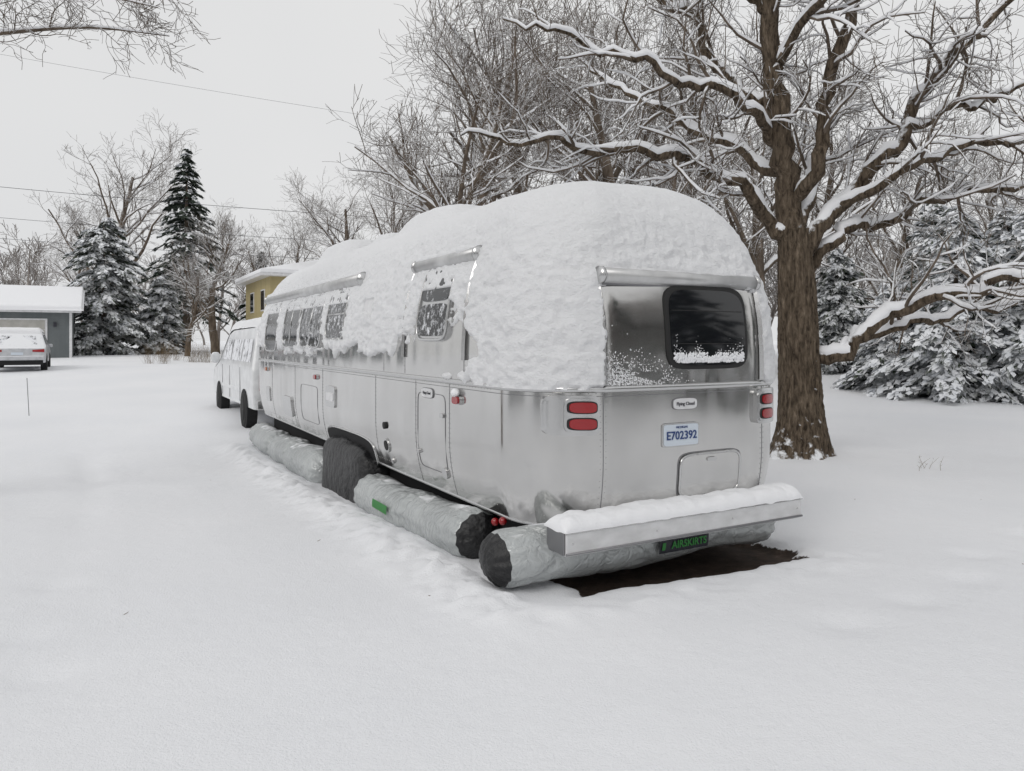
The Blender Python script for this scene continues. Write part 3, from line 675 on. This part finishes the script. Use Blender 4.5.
# ---------------------------------------------------------------- trees
def rperp(d):
    a = np.array([random.gauss(0, 1) for _ in range(3)]); a -= d*a.dot(d); return a/(np.linalg.norm(a)+1e-9)
def nrm(a): return a/(np.linalg.norm(a)+1e-9)
UP = np.array([0, 0, 1.])
def grow(out, p, d, L, r, lvl, cfg):
    n = cfg['seg'][min(lvl, len(cfg['seg'])-1)]; pts = [p]; q = p; dd = d
    wig = cfg['wig']; up = cfg['up'][min(lvl, len(cfg['up'])-1)]
    for i in range(n):
        dd = nrm(dd+np.array([random.gauss(0, wig), random.gauss(0, wig), random.gauss(0, wig)])+UP*up); q = q+dd*(L/n); pts.append(q)
    pts = np.array(pts); rad = np.linspace(r, max(r*.3, cfg['rmin']), n+1)
    out.append((pts, rad)); spawn(out, pts, rad, L, lvl, cfg)
def spawn(out, pts, rad, L, lvl, cfg, t0=None):
    if lvl >= cfg['max']: return
    c = cfg['kids'][lvl]; n = len(pts)-1
    cnt = int(c*L) if cfg.get('perlen') and lvl == 0 else c
    lo = cfg['t0'][lvl] if t0 is None else t0
    for k in range(cnt):
        t = lo+(1-lo)*((k+random.random())/cnt); f = t*n; i = min(int(f), n-1); fr = f-i
        p = pts[i]*(1-fr)+pts[i+1]*fr; rr = rad[i]*(1-fr)+rad[i+1]*fr; tan = nrm(pts[i+1]-pts[i])
        ang = math.radians(random.uniform(*cfg['ang'])); a = nrm(rperp(tan)+UP*cfg.get('lift', .15)); a = nrm(a-tan*a.dot(tan))
        d = nrm(tan*math.cos(ang)+a*math.sin(ang))
        l = cfg['len'][lvl]*random.uniform(.6, 1.25)*(1.15-.55*t)
        grow(out, p, d, l, max(min(rr*random.uniform(.4, .6), cfg.get('rcap', 9)), cfg['rmin']), lvl+1, cfg)
def tubes(br, acc, mi, kbig=9, snow=None, smin=.015, sadd=.010):
    for pts, rad in br:
        r0 = rad[0]; k = kbig if r0 > .08 else (6 if r0 > .025 else (4 if r0 > .012 else 3))
        V, F = tube_arrays(pts, rad, k); acc.add(V, F, mi)
        if snow is not None and r0 > smin:
            d = np.gradient(pts, axis=0); d /= np.linalg.norm(d, axis=1, keepdims=True)+1e-9
            hz_ = np.sqrt(np.clip(1-d[:, 2]**2, 0, 1)); hz_ = sst(.40, .80, hz_)
            P = pts.copy(); P[:, 2] += rad*.66*hz_+sadd*.9; R = (rad*.74+sadd)*hz_+.0005
            R = R*(1+.35*vnoise(P*4)); R[0] *= .3; R[-1] *= .3
            V, F = tube_arrays(P, R, 7 if k > 4 else 4); acc.add(V, F, snow)
def dense(pts, rad, n):
    pts = np.array(pts, float); s = np.concatenate([[0], np.cumsum(np.linalg.norm(np.diff(pts, axis=0), axis=1))])
    t = np.linspace(0, s[-1], n); out = np.column_stack([np.interp(t, s, pts[:, i]) for i in range(3)])
    ker = np.array([1, 2, 3, 2, 1])/9.; pad = np.pad(out, ((2, 2), (0, 0)), 'edge'); sm = np.column_stack([np.convolve(pad[:, i], ker, 'valid') for i in range(3)]); sm[0] = out[0]; sm[-1] = out[-1]
    return sm, np.interp(t, np.linspace(0, s[-1], len(rad)), rad), s[-1]
OX, OY = 4.28, 11.0
limbs = [
 ([(0, 0, -.2), (.02, 0, .3), (.02, 0, .75), (-.02, 0, 1.47), (-.04, 0, 2.36), (-.1, 0, 3.25)], [.38, .31, .28, .265, .25, .21], 0),
 ([(-.1, 0, 3.1), (-.22, .05, 4.15), (-.33, 0, 5.04), (-.45, -.1, 5.94), (-.52, 0, 7.3), (-.6, .2, 8.9), (-.4, .3, 10.2)], [.20, .17, .145, .125, .10, .06, .02], 1),
 ([(-.12, 0, 3.0), (-.52, -.1, 3.46), (-.9, -.25, 3.85), (-1.5, -.4, 4.12), (-2.16, -.5, 4.27), (-3.0, -.5, 4.3), (-3.9, -.6, 4.42), (-5.0, -.6, 4.5)], [.11, .095, .08, .07, .058, .045, .03, .010], 1),
 ([(.05, 0, 2.9), (.45, .1, 3.45), (1.0, .1, 4.0), (1.57, .1, 4.75), (1.87, .1, 5.35), (2.4, .2, 5.95), (3.15, .2, 6.6), (4.2, .2, 7.5)], [.13, .11, .10, .09, .08, .06, .04, .015], 1),
 ([(-.15, 0, 3.5), (.12, -.2, 4.1), (.25, -.3, 4.7), (.28, -.4, 5.4), (.55, -.5, 6.3), (1.1, -.6, 7.6), (1.5, -.6, 9)], [.11, .10, .09, .08, .065, .04, .015], 1),
 ([(.1, -.05, 1.25), (.5, -.15, 1.42), (1.0, -.3, 1.85), (1.5, -.4, 2.15), (2.3, -.6, 2.33), (3.2, -.7, 2.62), (4.1, -.8, 2.75), (5.0, -.9, 3.1)], [.11, .095, .08, .072, .062, .05, .035, .012], 1),
 ([(.5, -.15, 1.46), (1.1, .1, 1.68), (1.9, .2, 1.92), (2.7, .3, 2.02), (3.6, .4, 2.3), (4.8, .5, 2.4)], [.07, .062, .055, .045, .03, .012], 1),
 ([(.08, 0, 2.5), (.3, .1, 2.95), (.75, .2, 3.3), (1.5, .3, 3.42), (2.2, .3, 3.8), (3.3, .4, 3.95), (4.6, .4, 4.3)], [.09, .08, .07, .06, .05, .035, .012], 1),
 ([(.5, 0, 3.5), (1.0, -.3, 3.85), (1.6, -.4, 4.2), (2.4, -.4, 4.4), (3.4, -.5, 4.5), (4.6, -.5, 4.9)], [.075, .065, .055, .045, .03, .010], 1),
 ([(-.33, 0, 5.0), (-.75, .3, 5.35), (-1.2, .4, 5.9), (-1.5, .4, 6.5), (-2.1, .5, 7.1), (-3.2, .6, 7.9)], [.10, .08, .07, .06, .04, .012], 1),
 ([(-.26, 0, 4.5), (-.7, -.4, 4.75), (-1.3, -.8, 5.0), (-2.2, -1.0, 5.2), (-3.3, -1.2, 5.6), (-4.4, -1.3, 5.8)], [.08, .07, .06, .045, .03, .010], 1),
 ([(-.2, 0, 4.0), (-.6, .6, 4.5), (-1.3, 1.3, 5.2), (-2.2, 2.0, 5.9), (-3.2, 2.6, 6.9)], [.09, .08, .06, .04, .012], 1),
 ([(-.4, 0, 5.6), (-.2, -.7, 6.1), (.2, -1.6, 6.7), (.5, -2.6, 7.2)], [.08, .06, .05, .012], 1),
 ([(0, 0, 3.3), (.5, .8, 4.2), (1.0, 1.7, 5.2), (1.8, 2.6, 6.4)], [.10, .08, .06, .012], 1),
 ([(1.57, .1, 4.75), (2.2, 0, 5.0), (2.9, -.1, 5.2), (3.8, -.2, 5.7)], [.055, .05, .035, .010], 1),
 ([(-.48, 0, 6.4), (-1.0, -.3, 6.9), (-1.8, -.5, 7.3), (-3.0, -.8, 7.6)], [.065, .055, .04, .010], 1),
]
cfgO = dict(seg=[9, 7, 5, 3], wig=.22, up=[.02, .03, .02, .01], rmin=.004, max=3, kids=[3.3, 7, 4], t0=[.15, .15, .2], ang=(28, 68), len=[1.4, .68, .38], perlen=True, lift=.2, rcap=.030)
br = []; acc = Acc()
for pts, rad, sp in limbs:
    P, R, L = dense(pts, rad, 14 if sp == 0 else int(8+len(pts)*4))
    if sp: P[1:-1] += np.array([[random.gauss(0, .028) for _ in range(3)] for _ in range(len(P)-2)]); P[:, 1] += .1*np.sin(np.arange(len(P))*.6+len(br)); P[1:, 2] += .05*np.sin(np.arange(len(P)-1)*.9+len(br)*.1)
    if sp == 0:
        V, F = tube_arrays(*[q for q in dense(pts, rad, 160)[:2]], 110)
        V3 = V.reshape(160, 110, 3); c = V3.mean(1, keepdims=True); d = V3-c; an = np.arctan2(d[..., 1], d[..., 0])
        Q = np.stack([np.cos(an)*3.4, np.sin(an)*3.4, V3[..., 2]*1.6], -1); wq = .35*fbm(Q*1.5, 2)[..., None]
        ridg = 1-2*np.abs(vnoise(Q*2.6+wq*2)); ridg2 = 1-2*np.abs(vnoise(Q*np.array([5, 5, 6])+7+wq*3))
        fl = 1+.25*np.exp(-(V3[..., 2]+.1)/.22)*(1+.5*np.cos(an*5+1))+.07*fbm(V3*np.array([5, 5, 1.2]), 3)+.055*ridg+.03*ridg2
        V3 = c+d*fl[..., None]; acc.add(V3.reshape(-1, 3), F, 0)
    else:
        br.append((P, R)); spawn(br, P, R, L, 0, cfgO, .18)
print("oak branches", len(br))
big = [b for b in br if b[1][0] > .05]; small = [b for b in br if b[1][0] <= .05]
tubes(big, acc, 0, 12, 2, .01, .020); tubes(small, acc, 1, 9, 2, .008, .011)
ok = acc.build("oak_tree", [M_bark, M_bark2, M_snow]); ok.location = (OX, OY, 0)

def tree_template(seed, h, cfg, trunk_r, forks=True):
    random.seed(seed); b = []
    n = 9; P = [np.zeros(3)]; d = UP.copy()
    for i in range(n): d = nrm(d+np.array([random.gauss(0, .09), random.gauss(0, .09), .1])); P.append(P[-1]+d*h*.8/n)
    P = np.array(P); P[0, 2] = -.5; R = np.linspace(trunk_r, trunk_r*.25, n+1); b.append((P, R)); spawn(b, P, R, h, 0, cfg)
    return b
cfgB = dict(seg=[7, 6, 4, 3, 2], wig=.18, up=[.10, .07, .05, .03], rmin=.006, max=4, kids=[15, 7, 5, 3], t0=[.25, .2, .2, .2], ang=(25, 62), len=[4.2, 1.8, .95, .5], lift=.25)
tm = []
for s in range(4):
    b = tree_template(100+s*7, 10.5, cfgB, .20+.03*s); a = Acc(); tubes(b, a, 0, 8, 1, .022, .016)
    V = np.concatenate(a.V); F = np.concatenate(a.F); Mi = np.concatenate(a.M); tm.append((V, F, Mi))
meshes = [None]*4
def bare(x, y, s, k, rz, sx=1.0):
    V, F, Mi = tm[k]
    if meshes[k] is None:
        o = fast("bare_tree", V, F, [M_bark2, M_snow], None, True, Mi); meshes[k] = o.data
    else:
        o = bpy.data.objects.new("bare_tree", meshes[k]); COL.objects.link(o)
    o.location = (x, y, float(gz(x, y))-.05); o.rotation_euler = (0, 0, rz); o.scale = (s*sx, s*sx, s)
for (r, y, s, k, rz, sx) in [(-.10, 22, 1.12, 0, .5, 1.15), (-.03, 27, 1.25, 3, 1.4, 1.1), (.06, 28, 1.4, 1, 2.0, 1.1), (.15, 25, 1.2, 2, 4.2, 1.1), (.26, 30, 1.45, 0, 3.3, 1.1),
                         (.11, 34, 1.6, 3, 3.0, 1.1), (.20, 35, 1.6, 1, 4.4, 1.1), (.33, 27, 1.1, 2, 2.2, 1.1),
                         (.38, 33, 1.2, 1, 5.2, 1.1), (.52, 30, .95, 2, .2, 1.0), (.67, 28, .85, 0, 1.9, 1),
                         (-.225, 44, 1.1, 1, .9, 1.1), (-.16, 36, .95, 3, 4.0, 1.1), (-.54, 66, 1.9, 2, 1.6, 1.0), (-.60, 72, 1.4, 0, 1.0, 1.1), (-.40, 52, .95, 3, 2.2, 1.2), (-.44, 46, .6, 1, 5.0, 1.3), (-.34, 60, 1.0, 2, 3.6, 1.2), (-.28, 58, 1.0, 0, 5.1, 1.2)]:
    bare(r*y, y, s, k, rz, sx)
random.seed(5); br = []
lt = [([(0, 0, -.2), (.05, 0, 2), (.1, .1, 4), (.2, .2, 6.5), (.2, .2, 9)], [.3, .26, .22, .15, .04], 0),
      ([(.1, .05, 3.9), (1.2, 0, 4.6), (2.4, -.1, 4.95), (3.3, -.1, 4.95), (3.9, -.1, 4.8)], [.05, .038, .025, .016, .005], 1),
      ([(.12, .05, 4.4), (1.2, .4, 5.2), (2.3, .6, 5.5), (3.7, .7, 5.3)], [.045, .035, .025, .006], 1),
      ([(.12, .05, 4.1), (1.4, .8, 4.9), (2.6, 1.0, 5.1), (3.5, 1.0, 4.98)], [.045, .03, .02, .005], 1),
      ([(.12, .05, 5.0), (-1.2, .4, 6.0), (-2.3, .6, 6.6)], [.08, .06, .02], 1)]
cfgL = dict(cfgO); cfgL['kids'] = [4.2, 5, 4]; cfgL['up'] = [-.03, -.02, -.01, 0]; cfgL['lift'] = -.1; cfgL['len'] = [.66, .40, .26]; cfgL['max'] = 3; cfgL['rcap'] = .009; cfgL['rmin'] = .003
for pts, rad, sp in lt:
    P, R, L = dense(pts, rad, 18); br.append((P, R))
    if sp: spawn(br, P, R, L, 0, cfgL, .2)
a = Acc(); tubes(br, a, 0, 10, 1, .012, .006); o = a.build("maple_tree", [M_bark2, M_snow]); o.location = (-7.3, 7.2, 0)
cfgD = dict(seg=[4, 2, 2], wig=.16, up=[.12, .08, .05], rmin=.024, max=3, kids=[14, 7, 4], t0=[.15, .15, .2], ang=(20, 55), len=[4.2, 1.8, .9], lift=.25)
dt = []
for s in range(4):
    b = tree_template(300+s, 11, cfgD, .2); a = Acc()
    for pts, rad in b: V, F = tube_arrays(pts, rad, 3); a.add(V, F)
    dt.append((np.concatenate(a.V), np.concatenate(a.F)))
random.seed(9); acc = Acc(); places = []
for i in range(80):
    r = random.uniform(-.85, .9); y = random.uniform(75, 130); places.append((r*y, y, random.uniform(.8, 1.25)))
for i in range(24):
    r = random.uniform(-.1, .85); y = random.uniform(40, 60); places.append((r*y, y, random.uniform(.75, 1.1)))
for i in range(34):
    an = random.uniform(math.pi*1.03, math.pi*1.97); dd = random.uniform(16, 34); places.append((math.cos(an)*dd, math.sin(an)*dd, random.uniform(.8, 1.2)))  # unseen trees behind the camera, put in for reflections on the trailer
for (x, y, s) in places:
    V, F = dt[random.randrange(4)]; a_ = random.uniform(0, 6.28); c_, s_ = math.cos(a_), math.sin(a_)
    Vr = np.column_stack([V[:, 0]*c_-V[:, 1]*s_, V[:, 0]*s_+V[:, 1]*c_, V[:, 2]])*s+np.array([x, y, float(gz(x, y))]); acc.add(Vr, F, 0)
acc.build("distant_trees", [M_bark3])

# evergreens
def evergreen(name, x, y, h, rad, snow, dark=False, layers=26, seed=1, base=.04, qs=1.0, power=.8, dens=34):
    R_ = np.random.default_rng(seed); E = empty(name, (x, y, float(gz(x, y))-.05), 0)
    V, F = tube_arrays([(0, 0, -.2), (0, 0, h*.5), (0, 0, h*.98)], [h*.022, h*.014, .01], 8); fast("trunk", V, F, M_bark2, E)
    C = []; A1 = []; A2 = []; MI = []
    for l in range(layers):
        f = base+(1-base)*(l/layers)**.95
        nb = int(R_.integers(6, 10))
        for b in range(nb):
            az = R_.uniform(0, 2*np.pi); Rb = rad*((1-f)**power)*R_.uniform(.6, 1.15)+.12
            zb = h*f+R_.normal(0, .014*h); n = max(6, int(dens*(.25+Rb/rad)))
            t = R_.uniform(.1, 1, n)**.75; wid = .22*Rb*(1.1-t)+.08
            lat = R_.normal(0, 1, n)*wid*.55
            rise = .12 if snow < .4 else .0
            z = zb+rise*Rb*t-.38*Rb*t**2-np.abs(lat)*.35+R_.normal(0, .03, n)
            d = np.array([np.cos(az), np.sin(az)]); p = np.array([-np.sin(az), np.cos(az)])
            c = np.column_stack([d[0]*t*Rb+p[0]*lat, d[1]*t*Rb+p[1]*lat, z])
            ln = (R_.uniform(.10, .22, n)*qs)[:, None]; wd = (R_.uniform(.035, .08, n)*qs)[:, None]
            dirn = np.column_stack([d[0]+p[0]*lat*.75/wid, d[1]+p[1]*lat*.75/wid, -.35-.4*t+R_.normal(0, .25, n)]); dirn /= np.linalg.norm(dirn, axis=1, keepdims=True)
            sd = np.cross(dirn, UP+R_.normal(0, .35, (n, 3))); sd /= np.linalg.norm(sd, axis=1, keepdims=True)+1e-9
            mi = (R_.random(n) < snow).astype(int)
            C.append(c+np.column_stack([0*z, 0*z, mi*.05*qs])); A1.append(dirn*ln*np.where(mi[:, None], .9, 1.2)); A2.append(sd*wd*np.where(mi[:, None], 1.7, 1.0)); MI.append(mi)
    C = np.concatenate(C); A1 = np.concatenate(A1); A2 = np.concatenate(A2); MI = np.concatenate(MI); n = len(C)
    V = np.stack([C-A1, C-A2, C+A1, C+A2], 1).reshape(-1, 3)
    F = np.arange(4*n).reshape(n, 4); fast("crown", V, F, [M_nee_d if dark else M_nee, M_nee_s], E, False, MI)
for i, (r, y, h_, rd, sn) in enumerate([(.60, 20.5, 5.3, 2.4, .64), (.72, 19.5, 5.8, 2.4, .64), (.515, 22, 3.4, 1.7, .60), (.57, 25, 6.2, 2.5, .46), (.67, 24, 5.8, 2.5, .58), (.44, 29, 4.8, 2.2, .30)]):
    evergreen("snowy_spruce", r*y, y, h_, rd, sn, False, 28, 40+i, .03, .8, .7, 84)
evergreen("cedar_tree", -27.6, 50, 9.2, 3.7, .36, False, 34, 3, .03, 1.2, .42, 96)
evergreen("cedar_tree", -24.6, 52, 5.5, 2.0, .36, False, 24, 13, .03, 1.3, .5, 60)
evergreen("spruce_tree", -26.4, 60, 16.5, 4.8, .13, True, 28, 4, .20, 1.6, .8, 64)
evergreen("spruce_tree", -23.0, 68, 9, 3.0, .16, True, 26, 5, .1, 2.0, .9, 40)
for i, (x, y, h_) in enumerate([(15, 1.5, 9), (18, -4, 10), (14, -8, 8), (19, 6, 8), (4, -15, 9), (-7, -13, 8), (-15, -6, 9), (-19, 3, 8)]):
    evergreen("reflector_spruce", x, y, h_, 2.9, .12, True, 18, 70+i, .04, 2.6, .75, 14)  # added spruces outside the view, dark shapes for the aluminium to reflect

# small things: weeds, stake, utility lines
random.seed(3)
M_weed = mat("dry_stems", (.16, .11, .06), .9)
def weeds(name, x, y, n, h):
    a = Acc(); z = float(gz(x, y))
    for i in range(n):
        p = np.array([x+random.gauss(0, .12), y+random.gauss(0, .12), z-.03]); d = nrm(np.array([random.gauss(0, .35), random.gauss(0, .35), 1]))
        l = h*random.uniform(.5, 1.1); pts = [p, p+d*l*.5, p+d*l+np.array([random.gauss(0, .05), 0, 0])]; V, F = tube_arrays(pts, [.003, .0025, .001], 3); a.add(V, F)
        for q in range(2):
            s = p+d*l*random.uniform(.4, .9); V, F = tube_arrays([s, s+nrm(np.array([random.gauss(0, 1), random.gauss(0, 1), .8]))*l*.25], [.002, .001], 3); a.add(V, F)
    a.build(name, [M_weed])
weeds("dry_weeds", 5.6, 9.9, 6, .22)
for i in range(9):
    yy = random.uniform(36, 42); weeds("dry_grass", -.45*yy+random.uniform(-1.6, 1.6), yy, 40, 1.1)
a = Acc()
for i in range(16):
    x = random.uniform(-4, 6); y = random.uniform(4.0, 12); u, v = tolocal(x, y)
    if -1.5 < u < 1.6 and v > -.4: continue
    z = float(gz(x, y)); l = random.uniform(.006, .02); an = random.uniform(0, 6.28); d = np.array([math.cos(an), math.sin(an), .1]); p = np.array([x, y, z+.003])
    V, F = tube_arrays([p-d*l, p, p+d*l+np.array([0, .003, .002])], [.001, .002, .001], 4); a.add(V, F)
a.build("fallen_twigs", [M_weed])
tube("wire_stake", [(-11.1, 17, -.15), (-11.15, 17, .75)], .008, M_seam, None, 5)
def line(name, p0, p1, sag, r=.018):
    t = np.linspace(0, 1, 30); P = np.array(p0)[None]*(1-t[:, None])+np.array(p1)[None]*t[:, None]; P[:, 2] -= sag*4*t*(1-t)
    V, F = tube_arrays(P, [r]*30, 4); return fast(name, V, F, M_ink)
line("power_line", (-50, 45, 13.0), (3, 52, 9.6), .5, .015); line("power_line", (-50, 45, 10.9), (3, 52, 7.9), .5, .012); line("power_line", (-50, 45, 9.6), (3, 52, 6.8), .6, .012)
line("power_line", (-50, 45, 22.6), (3, 52, 15.5), .4, .008)
for (x, y, h_) in ((-50, 45, 23), (3, 52, 16)):
    E = empty("utility_pole", (x, y, 0)); tube("pole", [(0, 0, 0), (0, 0, h_)], .15, M_bark2, E, 10); box("crossarm", -.06, .06, -1.1, 1.1, h_-1.2, h_-1.05, M_bark2, E)
